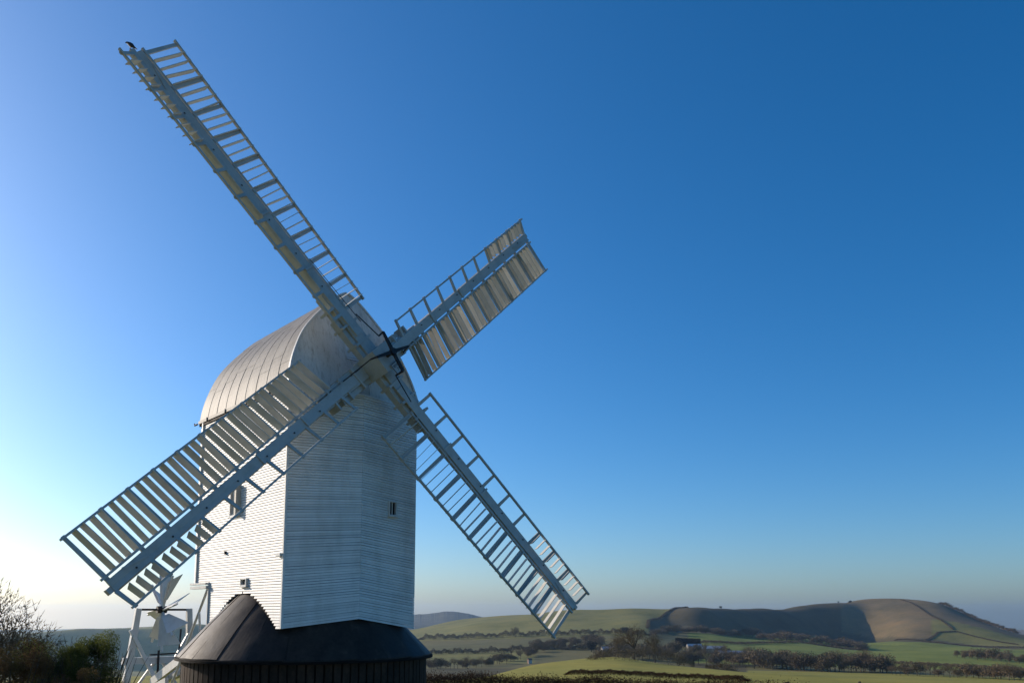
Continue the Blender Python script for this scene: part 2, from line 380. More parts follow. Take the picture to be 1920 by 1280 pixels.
# loading door with its leaf swung open
w = WIN_L[0]; wc = BP((w[0]+w[1])/2, -HW, (w[2]+w[3])/2); ww, wh = w[1]-w[0], w[3]-w[2]
door = MB().box(wc - nL*0.012, d*(ww/2), nL*0.006, up*(wh/2)).build("loading_door", M_DARK, mill)
MB().box(wc + d*0.13 + nL*0.01, d*0.15, nL*0.012, up*(wh/2-0.05)).build("door_panel", M_DOORW, door)
f_ = MB()
f_.box(wc + d*(ww/2-0.04) + nL*0.03, d*0.05, nL*0.05, up*(wh/2)); f_.box(wc + up*(wh/2-0.03) + nL*0.03, d*(ww/2-0.09), nL*0.045, up*0.035)
f_.box(wc - up*(wh/2-0.03) + nL*0.03, d*(ww/2-0.09), nL*0.045, up*0.035); f_.build("door_frame", M_WHITE, door)
MB().box(wc - d*(ww/2-0.03) + nL*0.08, d*0.03, nL*0.09, up*(wh/2)).build("door_leaf", M_DOORW, door)
MB().box(BP(A0+0.16, -HW, 1.60) + nL*0.05, d*0.13, nL*0.06, up*0.045).build("vent_flap", M_WHITE, mill)
MB().box(BP(5.0, -HW, 1.86) + nL*0.03, d*0.03, nL*0.05, up*0.05).build("cleat", M_IRON, mill)
# tail fins, ledge below the jetty
MB().box(BP(AR-0.24, -HW, (ZJ+ZE)/2) + nL*0.03, d*0.030, nL*0.04, up*((ZE-ZJ)/2)).build("tail_board", M_WHITE, mill)
MB().box(BP(AL+0.02, -HW, 0.28) + nL*0.025, d*0.028, nL*0.04, up*0.70).build("tail_board", M_WHITE, mill)
mb = MB(); mb.box(BP((AL+AR)/2+0.02, -HW, ZJ-0.10) + nL*0.05, d*((AR-AL)/2), nL*0.09, up*0.045); mb.box(BP((AL+AR)/2+0.1, -HW, ZJ+0.02) + nL*0.05, d*((AR-AL)/2), nL*0.07, up*0.03); mb.build("jetty_ledge", M_WHITE, mill)

# --- roof
PROF = [(6.47, 2.215), (6.8, 2.175), (7.1, 2.10), (7.35, 2.03), (7.8, 1.85), (8.2, 1.66), (8.5, 1.46), (8.9, 1.14), (9.18, 0.88), (9.4, 0.68), (9.7, 0.38), (9.85, 0.20), (9.94, 0.0)]
def prof(z): return float(np.interp(z, [q[0] for q in PROF], [q[1] for q in PROF]))
def lean(z): return A0 + 0.80*(z-ZE)/(ZR-ZE)
PR = []
for i in range(len(PROF)-1):
    for t in (0, 0.5): PR.append((PROF[i][0]+(PROF[i+1][0]-PROF[i][0])*t, PROF[i][1]+(PROF[i+1][1]-PROF[i][1])*t))
PR.append(PROF[-1])
for _ in range(2): PR = [PR[0]] + [((PR[i-1][0]+2*PR[i][0]+PR[i+1][0])/4, (PR[i-1][1]+2*PR[i][1]+PR[i+1][1])/4) for i in range(1, len(PR)-1)] + [PR[-1]]
AREAR = AR + 0.12
rc_ = MB(); L = []
for sg in (-1, 1):
    pts = PR if sg < 0 else list(reversed(PR[:-1])); L += [(z, sg*(w_-0.03)) for z, w_ in pts]
nbp = len(L); rc_.v += [tuple(BP(lean(z)+0.05, s_, z-0.02)) for z, s_ in L] + [tuple(BP(AREAR-0.03, s_, z-0.02)) for z, s_ in L]
rc_.f += [tuple(range(nbp)), tuple(reversed(range(nbp, 2*nbp)))] + [(i, (i+1) % nbp, (i+1) % nbp + nbp, i+nbp) for i in range(nbp)]
roof = rc_.build("roof", M_SHEET, mill, fix=True)
NS = 9
for sg in (-1, 1):
    for i in range(NS):
        a_lo = lambda z: lean(z) + (AREAR - lean(z))*i/NS
        a_hi = lambda z: lean(z) + (AREAR - lean(z))*(i+1)/NS + 0.035
        cut = [0, int(rng.integers(5, 9)), int(rng.integers(13, 18)), len(PR)-1]
        for c_ in range(3):
            m_ = MB(); pp = PR[cut[c_]:cut[c_+1]+1]; lift = 0.010 + 0.005*c_ + 0.003*(i % 2); rows = []
            for z, w_ in pp:
                j = max(min(int(np.searchsorted([q[0] for q in PR], z)), len(PR)-2), 1)
                tz, tw = PR[j+1][0]-PR[j-1][0], PR[j+1][1]-PR[j-1][1]; ln = math.hypot(tz, tw); nz, nw = -tw/ln, tz/ln
                row = []
                for a_, li in ((a_lo(z), lift), (a_hi(z) if i < NS-1 else AREAR, lift + 0.006)):
                    for off in (li, li-0.009): row.append(tuple(BP(a_, sg*(w_ + nw*off), z + nz*off)))
                rows.append(row)
            for row in rows: m_.v += row
            for r_ in range(len(rows)-1):
                b_ = 4*r_
                m_.f += [(b_, b_+2, b_+6, b_+4), (b_+1, b_+5, b_+7, b_+3), (b_, b_+4, b_+5, b_+1), (b_+2, b_+3, b_+7, b_+6)]
            e_ = 4*(len(rows)-1); m_.f += [(0, 1, 3, 2), (e_, e_+2, e_+3, e_+1)]
            m_.build("roof_sheet", M_SHEET, roof, fix=True)
for sg in (-1, 1):
    for i in range(1, NS):
        m_ = MB(); m_.tube([BP(lean(z) + (AREAR - lean(z))*i/NS, sg*(w_+0.02), z+0.012) for z, w_ in PR], [0.006]*len(PR), 6); m_.build("seam_roll", M_SHEET, roof)
# gable sheets
def gable_piece(s0, s1, z0, z1, off, mat=M_GABLE, name="gable_sheet"):
    m_ = MB(); ss = np.linspace(s0, s1, 7); bot, top = [], []
    for s_ in ss:
        zt = float(np.interp(-abs(s_), [-q[1] for q in PR], [q[0] for q in PR])) - 0.01
        bot.append((s_, min(z0, zt))); top.append((s_, min(z1, zt)))
    if max(t[1]-b_[1] for t, b_ in zip(top, bot)) < 0.05: return
    for o_ in (off, off-0.012):
        for s_, z in bot + top: m_.v.append(tuple(BP(lean(z) - o_, s_, z)))
    k = len(ss)
    for i in range(k-1):
        m_.f += [(i, i+1, k+i+1, k+i), (2*k+i, 3*k+i, 3*k+i+1, 2*k+i+1), (i, 2*k+i, 2*k+i+1, i+1), (k+i, k+i+1, 3*k+i+1, 3*k+i)]
    m_.f += [(0, k, 3*k, 2*k), (k-1, 3*k-1, 4*k-1, 2*k-1)]
    m_.build(name, mat, roof, fix=True)
cols = [(-2.25, -1.27, [6.40, 7.45, 10]), (-1.30, -0.25, [6.40, 8.35, 10]), (-0.28, 0.5, [6.40, 7.65, 8.35, 10]), (0.45, 1.3, [6.40, 8.1, 10]), (1.27, 2.25, [6.40, 7.5, 10])]
for ci, (s0, s1, zs) in enumerate(cols):
    for zi in range(len(zs)-1):
        if ci == 2 and zi == 1: continue
        gable_piece(s0, s1, zs[zi]-0.02, zs[zi+1], 0.02 + 0.012*(ci % 2) + 0.006*zi)
for k in range(10):          # little boarded patch behind the stocks
    z = 7.66 + k*0.07; board(BP(lean(z)-0.012, -0.25, z), BP(lean(z)-0.012, 0.47, z), BP(lean(z+0.07)-0.012, -0.25, z+0.07), BP(lean(z+0.07)-0.012, 0.47, z+0.07), -d, parent=roof)
for sg in (-1, 1):           # verge strip
    m_ = MB()
    for i in range(len(PR)-1):
        (z0, w0), (z1, w1) = PR[i], PR[i+1]
        m_.beam(BP(lean(z0)-0.03, sg*(w0+0.03), z0), BP(lean(z1)-0.03, sg*(w1+0.03), z1+0.004), d, 0.09, 0.05)
    m_.build("verge_strip", M_WHITE, roof)
    m_ = MB(); m_.box(BP((A0+AREAR)/2, sg*2.235, 6.45), d*((AREAR-A0)/2), h*0.04, up*0.05); m_.build("gutter", M_SHEET, roof)
    m_ = MB(); m_.box(BP((A0+AREAR)/2, sg*2.225, 6.36), d*((AREAR-A0)/2-0.02), h*0.02, up*0.045); m_.build("fascia", M_TARWOOD, roof)
    for q in (2.2, 3.8, 5.4, 6.9): MB().box(BP(q, sg*2.28, 6.455), d*0.02, h*0.025, up*0.055).build("gutter_bracket", M_SHEET, roof)
MB().tube([BP(AREAR+0.02, -2.30, 6.40), BP(AREAR+0.16, -2.33, 6.38), BP(AREAR+0.2, -2.33, 6.45)], [0.03, 0.03, 0.02]).build("gutter_spout", M_IRON, roof)

# --- windshaft, poll end
sh = MB(); sh.smooth = False
sh.tube([HUB - n*2.6, HUB - n*0.5], [0.26, 0.30], 14); shaft = sh.build("windshaft", M_WHITE, mill)
ROT = 0.7601
def sail_axes(i):
    a = ROT + i*math.pi/2
    return h*math.cos(a) + u*math.sin(a), h*math.sin(a) - u*math.cos(a)
r0_, t0_ = sail_axes(0)
MB().box(HUB + n*0.02, r0_*0.36, t0_*0.36, n*0.52).build("poll_end", M_SAIL, shaft)
MB().tube([HUB + n*0.5, HUB + n*0.86], [0.06, 0.05], 10).build("striking_rod", M_IRON, shaft)

# --- sails
RWI, RWO, RNI, RNO, WW, WN = 1.739, 9.811, 1.69, 9.866, 1.452, 0.606
b_len = (RWO - RWI)/10.3
ST = [RWO] + [RWO - 1.3*b_len - k*b_len for k in range(10)]
def lerp(a, b, t): return a + (b-a)*t
CHORD = 0.25; PHI = R(100)
shut_w = MB().box((0, 0, 0), (0.5*(WW-0.30), 0, 0), (0, CHORD/2, 0), (0, 0, 0.009)).mesh("shutter_wide", M_SHUT)
shut_n = MB().box((0, 0, 0), (0.5*(WN-0.18), 0, 0), (0, CHORD/2, 0), (0, 0, 0.009)).mesh("shutter_narrow", M_SHUT)
SAIL_LABEL = ["upper right sail", "upper left sail", "lower left sail", "lower right sail"]
for i in range(4):
    rad, tan = sail_axes(i); off = -0.17 + (0.348 if i % 2 else 0.0)
    def th(r, side):
        t = (r - RWI)/(RWO - RWI)
        return lerp(-0.2965, -0.057, t) if side > 0 else lerp(-0.29, -0.398, t)
    def P(r, w, dn=0.0):
        a = th(r, w); loc_n = n*math.cos(a) - tan*math.sin(a)
        return HUB + rad*r + (tan*math.cos(a) + n*math.sin(a))*w + n*off + loc_n*dn
    # stock, tapering outwards
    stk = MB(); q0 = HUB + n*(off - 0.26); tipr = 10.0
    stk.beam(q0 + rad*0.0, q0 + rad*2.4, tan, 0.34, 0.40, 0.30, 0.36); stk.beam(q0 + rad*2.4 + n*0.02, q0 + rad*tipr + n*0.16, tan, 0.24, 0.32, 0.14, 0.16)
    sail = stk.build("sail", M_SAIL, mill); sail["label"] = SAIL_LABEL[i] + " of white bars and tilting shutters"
    # whip: board on the face of the stock that follows the weather
    m_ = MB(); rs = np.linspace(0.95, tipr - 0.12, 14)
    for w0, w1, dn0, dn1, th_ in ((-0.09, 0.03, -0.025, 0.0, 0.09), (0.03, 0.20, 0.0, 0.04, 0.06)):
        b_ = len(m_.v)
        for r in rs:
            for w_, dn in ((w0, dn0), (w1, dn1), (w1, dn1-th_), (w0, dn0-th_)): m_.v.append(tuple(P(r, w_, dn)))
        for k in range(len(rs)-1):
            for e in range(4): m_.f.append((b_+4*k+e, b_+4*k+(e+1) % 4, b_+4*k+4+(e+1) % 4, b_+4*k+4+e))
        m_.f += [(b_, b_+3, b_+2, b_+1), tuple(b_+4*(len(rs)-1)+e for e in range(4))]
    whip = m_.build("whip", M_SAIL, sail, fix=True)
    # clamps and straps near the poll end
    m_ = MB(); qf = HUB + n*(off - 0.26)
    for sg in (-1, 1): m_.beam(qf + tan*sg*0.25 + rad*(-0.3), qf + tan*sg*0.25 + rad*(2.0 + 0.35*sg), tan, 0.15, 0.24)
    m_.build("clamp_timber", M_SAIL, sail)
    for r in (0.75, 1.35, 1.95):
        m_ = MB(); m_.box(qf + rad*r, tan*0.345, rad*0.035, n*0.235); m_.build("clamp_strap", M_SAIL, sail)
    for r in (3.2, 5.0):
        m_ = MB(); m_.beam(P(r, -0.12, 0.008), P(r, 0.22, 0.052), rad, 0.06, 0.03); m_.build("whip_strap", M_SAIL, sail)
    # hemlaths and inner rail
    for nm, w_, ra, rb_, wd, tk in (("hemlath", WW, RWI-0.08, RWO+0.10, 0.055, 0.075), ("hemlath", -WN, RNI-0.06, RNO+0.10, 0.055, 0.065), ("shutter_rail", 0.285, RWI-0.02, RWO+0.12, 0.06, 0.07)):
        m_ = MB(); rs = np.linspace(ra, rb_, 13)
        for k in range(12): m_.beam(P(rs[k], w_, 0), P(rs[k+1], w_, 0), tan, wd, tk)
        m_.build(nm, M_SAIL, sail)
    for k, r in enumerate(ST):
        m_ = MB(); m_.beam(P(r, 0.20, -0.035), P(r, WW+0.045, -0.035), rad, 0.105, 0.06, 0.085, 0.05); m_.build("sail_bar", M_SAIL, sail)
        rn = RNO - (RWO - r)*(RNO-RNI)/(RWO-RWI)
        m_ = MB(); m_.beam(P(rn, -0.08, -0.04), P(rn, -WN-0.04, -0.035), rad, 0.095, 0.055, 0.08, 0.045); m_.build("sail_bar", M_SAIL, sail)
        if k == 10: continue
        L_ = r - ST[k+1]
        fr_ = (0.25, 0.48, 0.71, 0.93) if k == 0 else (0.30, 0.61, 0.91)
        for fq in fr_:
            for side, mesh, wc_ in ((1, shut_w, (WW+0.29)/2), (-1, shut_n, -(WN+0.16)/2)):
                if side < 0 and k > 2: continue
                rr = r - L_*fq
                if side < 0: rr = RNO - (RWO - rr)*(RNO-RNI)/(RWO-RWI)
                a = th(rr, side); tl = tan*math.cos(a) + n*math.sin(a); nl = n*math.cos(a) - tan*math.sin(a)
                ph = PHI + rng.normal(0, R(1.8)); ch = rad*math.cos(ph) + nl*math.sin(ph); nn_ = tl.cross(ch)
                tw = rng.normal(0, R(1.2))
                M3 = Matrix((tl, ch, nn_)).transposed().to_4x4()
                M3 = Matrix.Translation(P(rr, wc_, -0.03)) @ M3 @ Matrix.Rotation(tw, 4, 'Y')
                place("shutter", mesh, M3, sail)
    # striking linkage along the rail
    m_ = MB(); m_.tube([P(1.2, 0.24, 0.16), P(3.4, 0.26, 0.09)], [0.010, 0.010], 6); m_.build("striking_link", M_IRON if i == 1 else M_SAIL, sail)
    for r in np.linspace(2.6, 9.2, 7):
        m_ = MB(); m_.tube([P(r, 0.0, 0.02), P(r, 0.0, -0.02+0.05)], [0.025, 0.025], 6); m_.build("bolt", M_IRON, sail)
    # back stay braces at the tip
    m_ = MB(); m_.beam(P(8.8, 0.04, 0.02), P(9.45, 0.19, 0.05), n, 0.02, 0.05); m_.build("whip_cleat", M_SAIL, sail)

# --- spider
SC = HUB + n*0.84
spider = MB().tube([SC - n*0.06, SC + n*0.06], [0.10, 0.10], 12).build("spider", M_IRON, mill)
for i in range(4):
    a = ROT + R(-16) + i*math.pi/2; dr = h*math.cos(a) + u*math.sin(a); dt = h*math.sin(a) - u*math.cos(a)
    L_ = 0.62
    m_ = MB(); m_.beam(SC, SC + dr*L_, dt, 0.11, 0.06, 0.07, 0.05); m_.build("spider_arm", M_IRON, spider)
    rad, tan = sail_axes(i)
    e = SC + dr*L_; e2 = e - n*0.30 + tan*0.05 - rad*(0.02)
    MB().tube([e, e2], [0.03, 0.025], 6).build("bell_crank", M_IRON, spider)
    e3 = HUB + rad*1.45 + tan*0.22 + n*((0.35 if i % 2 else 0.02))
    MB().tube([e2, e3], [0.018, 0.016], 6).build("link_rod", M_IRON, spider)
# painted plate on the stock below the spider
rad, tan = sail_axes(3)
pc = HUB + rad*0.42 + n*(0.58) + tan*0.02
plate = MB().box(pc, rad*0.17, tan*0.17, n*0.012).build("maker_plate", M_SAIL, mill)
M_BLUE, _nt, _b = new_mat("dark_blue_lettering"); _b.inputs["Base Color"].default_value = (0.01, 0.02, 0.06, 1)
m_ = MB(); pf = pc + n*0.014
for sg in (-1, 1):
    m_.box(pf + rad*0.155*sg, rad*0.010, tan*0.165, n*0.002); m_.box(pf + tan*0.155*sg, rad*0.145, tan*0.010, n*0.002)
m_.build("plate_border", M_BLUE, plate)
tcu = bpy.data.curves.new("plate_text", 'FONT'); tcu.body = "IEHI\n 71"; tcu.size = 0.12; tcu.align_x = 'CENTER'; tcu.align_y = 'CENTER'; tcu.extrude = 0.001
to = bpy.data.objects.new("plate_text_tmp", tcu); C.objects.link(to); bpy.context.view_layer.update()
tm = bpy.data.meshes.new_from_object(to.evaluated_get(bpy.context.evaluated_depsgraph_get())); bpy.data.objects.remove(to)
tm.materials.clear(); tm.materials.append(M_BLUE); tm.name = "plate_lettering"
xd = -tan; yd = -rad
yd = (rad*-0.7 + tan*-0.7 ).normalized() if False else yd
place("plate_lettering", tm, Matrix.Translation(pf + n*0.002) @ Matrix((r0_, u*0 + n.cross(r0_), n)).transposed().to_4x4(), plate)

# --- tail: pole, ladder, fan carriage and fantail
tp = MB(); tp.beam(BP(5.9, 0, -0.55), BP(17.3, 0, -3.05), h, 0.34, 0.36, 0.26, 0.26); tailpole = tp.build("tailpole", M_WHITE, mill)
ladder = MB()
for sg in (-1, 1): ladder.beam(BP(7.3, sg*0.75, 0.80), BP(13.6, sg*0.75, -3.75), up, 0.24, 0.08)
ladder = ladder.build("ladder", M_WHITE, mill)
for k in range(17):
    t = (k+0.6)/17.5; MB().box(BP(lerp(7.3, 13.6, t), 0, lerp(0.82, -3.72, t)), d*0.11, h*0.70, up*0.02).build("tread", M_WHITE, ladder)
for sg in (-1, 1):
    m_ = MB(); m_.tube([BP(8.6, sg*0.95, 0.95), BP(9.55, sg*0.95, 0.86), BP(10.25, sg*0.95, 0.05), BP(11.6, sg*0.95, -1.5), BP(13.2, sg*0.95, -3.3)], [0.05]*5, 8); m_.build("handrail", M_WHITE, ladder)
    for a_, z_ in ((10.25, 0.05), (11.6, -1.5)): MB().tube([BP(a_, sg*0.95, z_), BP(a_, sg*0.85, z_-1.1 if a_ < 11 else z_-0.9)], [0.045, 0.045], 8).build("rail_post", M_WHITE, ladder)
FA, FZ = 17.0, 0.14
car = MB()
car.box(BP(FA, 0, -2.02), d*0.14, h*1.5, up*0.14); carriage = car.build("fan_carriage", M_WHITE, mill)
for sg in (-1, 1):
    MB().beam(BP(FA, sg*1.42, -3.95), BP(FA-0.1, sg*(1.0 if sg < 0 else 1.15), FZ+0.05), h, 0.30, 0.24, 0.22, 0.2).build("carriage_post", M_WHITE, carriage)
    MB().beam(BP(FA-0.15, sg*1.28, -0.72), BP(FA-0.2, sg*0.12, -2.95), h, 0.15, 0.14).build("carriage_brace", M_WHITE, carriage)
    MB().beam(BP(FA+0.1, sg*0.15, -2.1), BP(FA+0.1, sg*1.1, -3.5), h, 0.10, 0.08).build("carriage_brace", M_WHITE, carriage)
MB().beam(BP(FA-0.25, -0.35, -2.95), BP(FA-4.6, -0.75, -1.78), up, 0.34, 0.14).build("carriage_beam", M_WHITE, carriage)
MB().beam(BP(FA-0.25, -0.9, -3.5), BP(FA-4.2, -1.1, -2.6), up, 0.26, 0.12).build("carriage_beam", M_WHITE, carriage)
MB().tube([BP(FA, -1.05, FZ), BP(FA, 1.2, FZ)], [0.045, 0.045], 8).build("fan_axle", M_IRON, carriage)
MB().tube([BP(FA-0.2, -0.45, -1.78), BP(FA-0.2, 0.9, -1.74)], [0.035, 0.035], 8).build("worm_shaft", M_IRON, carriage)
MB().tube([BP(FA-0.2, -0.1, -3.3), BP(FA-0.2, -0.1, -1.6)], [0.05, 0.05], 8).build("drive_rod", M_IRON, carriage)
MB().tube([BP(FA-0.2, 0.75, -1.9), BP(FA-0.2, 0.8, -0.7)], [0.04, 0.04], 8).build("drive_rod", M_IRON, carriage)
for sg in (-1, 1):
    wv = MB(); wv.tube([BP(FA, sg*1.42-0.07, -3.86), BP(FA, sg*1.42+0.07, -3.86)], [0.02, 0.02], 6)
fan = MB().tube([BP(FA, -0.2, FZ), BP(FA, 0.2, FZ)], [0.16, 0.16], 10).build("fantail", M_IRON, mill)
for k in range(8):
    an = R(8) + k*math.pi/4
    ra_ = up*math.cos(an) + d*math.sin(an); tg = up*-math.sin(an) + d*math.cos(an)
    cdir = (tg*math.cos(R(52)) + h*math.sin(R(52))).normalized(); bn = ra_.cross(cdir)
    c0 = BP(FA, 0, FZ)
    m_ = MB(); pts = [(0.45, -0.10, 0.20), (1.56, -0.16, 0.80)]
    q_ = []
    for r, lo, hi in pts:
        for w_ in (lo, hi): q_.append(c0 + ra_*r + cdir*w_)
    p8 = [q_[0]-bn*0.012, q_[1]-bn*0.012, q_[3]-bn*0.012, q_[2]-bn*0.012, q_[0]+bn*0.012, q_[1]+bn*0.012, q_[3]+bn*0.012, q_[2]+bn*0.012]
    m_.quadbox(p8); bl = m_.build("blade", M_WHITE, fan, fix=True)
    MB().beam(c0 + ra_*0.1 - bn*0.03, c0 + ra_*1.80 - bn*0.03, cdir, 0.09, 0.06).build("blade_spar", M_WHITE, bl)

# --- bird on the upper left sail tip
rad, tan = sail_axes(1)
bp_ = HUB + rad*10.02 + n*(0.18-0.26+0.16) + tan*0.0
M_BIRD, _nt, _b = new_mat("black_feathers"); _b.inputs["Base Color"].default_value = (0.010, 0.010, 0.013, 1); _b.inputs["Roughness"].default_value = 0.5
rightv = V(1, 0, 0); bm_ = MB(); bm_.smooth = True
base = bp_ + up*0.12
bm_.tube([base + rightv*0.24 + up*-0.10, base + rightv*0.15 + up*-0.03, base + rightv*0.05 + up*0.05, base + rightv*-0.04 + up*0.11, base + rightv*-0.10 + up*0.15, base + rightv*-0.15 + up*0.165, base + rightv*-0.20 + up*0.155], [0.012, 0.035, 0.075, 0.07, 0.048, 0.035, 0.006], 10)
for sg in (-1, 1): bm_.tube([base + V(0, sg*0.025, 0.02), base + V(0.0, sg*0.025, -0.13)], [0.012, 0.01], 5)
bm_.v = [tuple(bp_ + (V(q) - bp_)*0.72) for q in bm_.v]
bird = bm_.build("bird", M_BIRD); tag(bird, "black crow perched on the tip of the upper left sail", "bird")

# ---------------------------------------------------------------- roundhouse
rh = empty("roundhouse", (POST.x, POST.y, GZ), "dark tarred roundhouse with conical roof beneath the white windmill", "roundhouse")
NPK = 96
rw = MB(); rw.tube([(POST.x, POST.y, GZ-0.3), (POST.x, POST.y, ZEAVE+0.1)], [RW-0.03, RW-0.03], 72); rwall = rw.build("wall", M_TARDARK, rh)
for k in range(NPK):
    an = 2*math.pi*k/NPK; er = V(math.cos(an), math.sin(an), 0); et = V(-math.sin(an), math.cos(an), 0)
    lift = rng.uniform(0, 0.012)
    MB().box(V(POST.x, POST.y, (GZ-0.2+ZEAVE-0.02)/2) + er*(RW-0.005+lift), er*0.022, et*(math.pi*RW/NPK*0.80), up*((ZEAVE-0.02-GZ+0.2)/2)).build("plank", M_TARWOOD, rwall)
def kfac(an):       # slope of the roof by direction
    e = V(math.cos(an), math.sin(an), 0); cl = e.dot(-h); cf = e.dot(-d)
    return 0.90 + 0.15*max(0, cl)**6 + 0.06*max(0, cf)**3
def bulge(r): return 0.10*math.sin(math.pi*(RE - r)/(RE - 1.5))
NSEG = 24
roofr = MB().tube([(POST.x, POST.y, ZEAVE-0.06), (POST.x, POST.y, ZEAVE-0.015)], [RE-0.02, RE-0.02], 96).build("roof", M_TARDARK, rh)
for k in range(NSEG):
    m_ = MB(); m_.smooth = False; a0_, a1_ = 2*math.pi*k/NSEG + 0.07, 2*math.pi*(k+1)/NSEG + 0.07; na = 9; radl = [RE, 3.6, 3.4, 3.15, 2.9, 2.65, 2.4, 2.15, 1.9, 1.5]
    lift0 = 0.012*(k % 2)
    for o_ in (0.012, -0.02):
        for ri, r in enumerate(radl):
            for j in range(na):
                an = lerp(a0_, a1_ + 0.012, j/(na-1)); ll = lift0 + 0.012*(j/(na-1))
                zz = ZEAVE + kfac(an)*(RE - r) + bulge(r) + o_ + ll + (0.004*math.sin(an*23 + r*5))
                m_.v.append((POST.x + r*math.cos(an), POST.y + r*math.sin(an), zz))
    nn2 = len(radl)*na
    for ri in range(len(radl)-1):
        for j in range(na-1):
            q0 = ri*na + j; m_.f += [(q0, q0+1, q0+na+1, q0+na), (nn2+q0, nn2+q0+na, nn2+q0+na+1, nn2+q0+1)]
        q0 = ri*na; m_.f.append((q0, q0+na, nn2+q0+na, nn2+q0)); q0 = ri*na + na-1; m_.f.append((q0, nn2+q0, nn2+q0+na, q0+na))
    for j in range(na-1): m_.f.append((j, nn2+j, nn2+j+1, j+1))
    m_.build("roof_sheet", M_TARROOF, roofr, fix=True)
for k in range(NSEG):
    an = 2*math.pi*k/NSEG + 0.07; m_ = MB()
    m_.tube([(POST.x + r*math.cos(an), POST.y + r*math.sin(an), ZEAVE + kfac(an)*(RE-r) + bulge(r) + 0.016) for r in (RE, 3.4, 2.9, 2.4, 1.9, 1.5)], [0.010]*6, 6); m_.build("seam_roll", M_TARROOF, roofr)
gut = MB()
for k in range(96):
    a0_, a1_ = 2*math.pi*k/96, 2*math.pi*(k+1)/96
    gut.beam((POST.x+(RE+0.03)*math.cos(a0_), POST.y+(RE+0.03)*math.sin(a0_), ZEAVE-0.05), (POST.x+(RE+0.03)*math.cos(a1_), POST.y+(RE+0.03)*math.sin(a1_), ZEAVE-0.05), up, 0.07, 0.06)
gut.build("gutter", M_TARDARK, rh)

# ---------------------------------------------------------------- vegetation
def plant_mat(name, cols, rough=0.9, scale=0.6):
    m, nt, b = new_mat(name)
    f_ = noise(nt, scale, 5, 0.7); k = len(cols)
    c = ramp(nt, f_, [(0.32 + 0.36*i/max(k-1, 1), q) for i, q in enumerate(cols)])
    oi = N(nt, "ShaderNodeObjectInfo"); c = mix(nt, 1.0, c, ramp(nt, oi.outputs["Random"], [(0, (0.72, 0.75, 0.72)), (1, (1.12, 1.06, 1.0))]), 'MULTIPLY')
    nt.links.new(c, b.inputs["Base Color"]); b.inputs["Roughness"].default_value = rough; b.inputs["Specular IOR Level"].default_value = 0.15
    return m
def translucent(m, amt):
    nt = m.node_tree; b = nt.nodes["Principled BSDF"]; t = nt.nodes.new("ShaderNodeBsdfTranslucent"); mx = nt.nodes.new("ShaderNodeMixShader")
    src = b.inputs["Base Color"].links[0].from_socket; nt.links.new(src, t.inputs["Color"]); mx.inputs[0].default_value = amt
    nt.links.new(b.outputs[0], mx.inputs[1]); nt.links.new(t.outputs[0], mx.inputs[2]); nt.links.new(mx.outputs[0], nt.nodes["Material Output"].inputs["Surface"])
M_BARK = plant_mat("bark", [(0.055, 0.046, 0.036), (0.10, 0.085, 0.065)])
M_TWIG = plant_mat("bare_twigs", [(0.105, 0.080, 0.050), (0.210, 0.160, 0.100)])
M_TWIGD = plant_mat("dark_bare_twigs", [(0.110, 0.090, 0.056), (0.215, 0.168, 0.104)])
M_HEDGE = plant_mat("brown_hedge_twigs", [(0.040, 0.020, 0.011), (0.105, 0.055, 0.027)], scale=1.5)
M_EVER = plant_mat("evergreen_leaves", [(0.045, 0.062, 0.018), (0.130, 0.150, 0.034), (0.250, 0.215, 0.055)], 0.6, 1.1); translucent(M_EVER, 0.6)
M_EVERD = plant_mat("dark_evergreen_leaves", [(0.008, 0.012, 0.007), (0.020, 0.028, 0.014)], 0.7)
M_BRAMBLE = plant_mat("bramble_leaves", [(0.045, 0.028, 0.018), (0.130, 0.082, 0.040), (0.130, 0.115, 0.038)], 0.8, 1.6); translucent(M_BRAMBLE, 0.5)

def mesh_np(name, verts, faces, mat):
    m = bpy.data.meshes.new(name); m.from_pydata(verts, [], faces); m.update(); m.materials.append(mat); return m
def twig_faces(segs, sides=3, thin=0.0):
    v, f_ = [], []
    for p0, p1, r0, r1 in segs:
        ax = p1 - p0; L_ = np.linalg.norm(ax)
        if L_ < 1e-6: continue
        ax = ax / L_; t = np.cross(ax, [0.3, 0.5, 0.81]); t /= np.linalg.norm(t) + 1e-9; q = np.cross(ax, t)
        b = len(v)
        if r0 < thin:
            an = random.random()*6.28; s_ = t*math.cos(an) + q*math.sin(an)
            v += [tuple(p0 - s_*r0), tuple(p0 + s_*r0), tuple(p1)]; f_.append((b, b+1, b+2))
        else:
            for pp, rr in ((p0, r0), (p1, r1)):
                for k in range(sides):
                    an = 6.283*k/sides; v.append(tuple(pp + (t*math.cos(an) + q*math.sin(an))*rr))
            for k in range(sides): f_.append((b+k, b+(k+1) % sides, b+sides+(k+1) % sides, b+sides+k))
    return v, f_
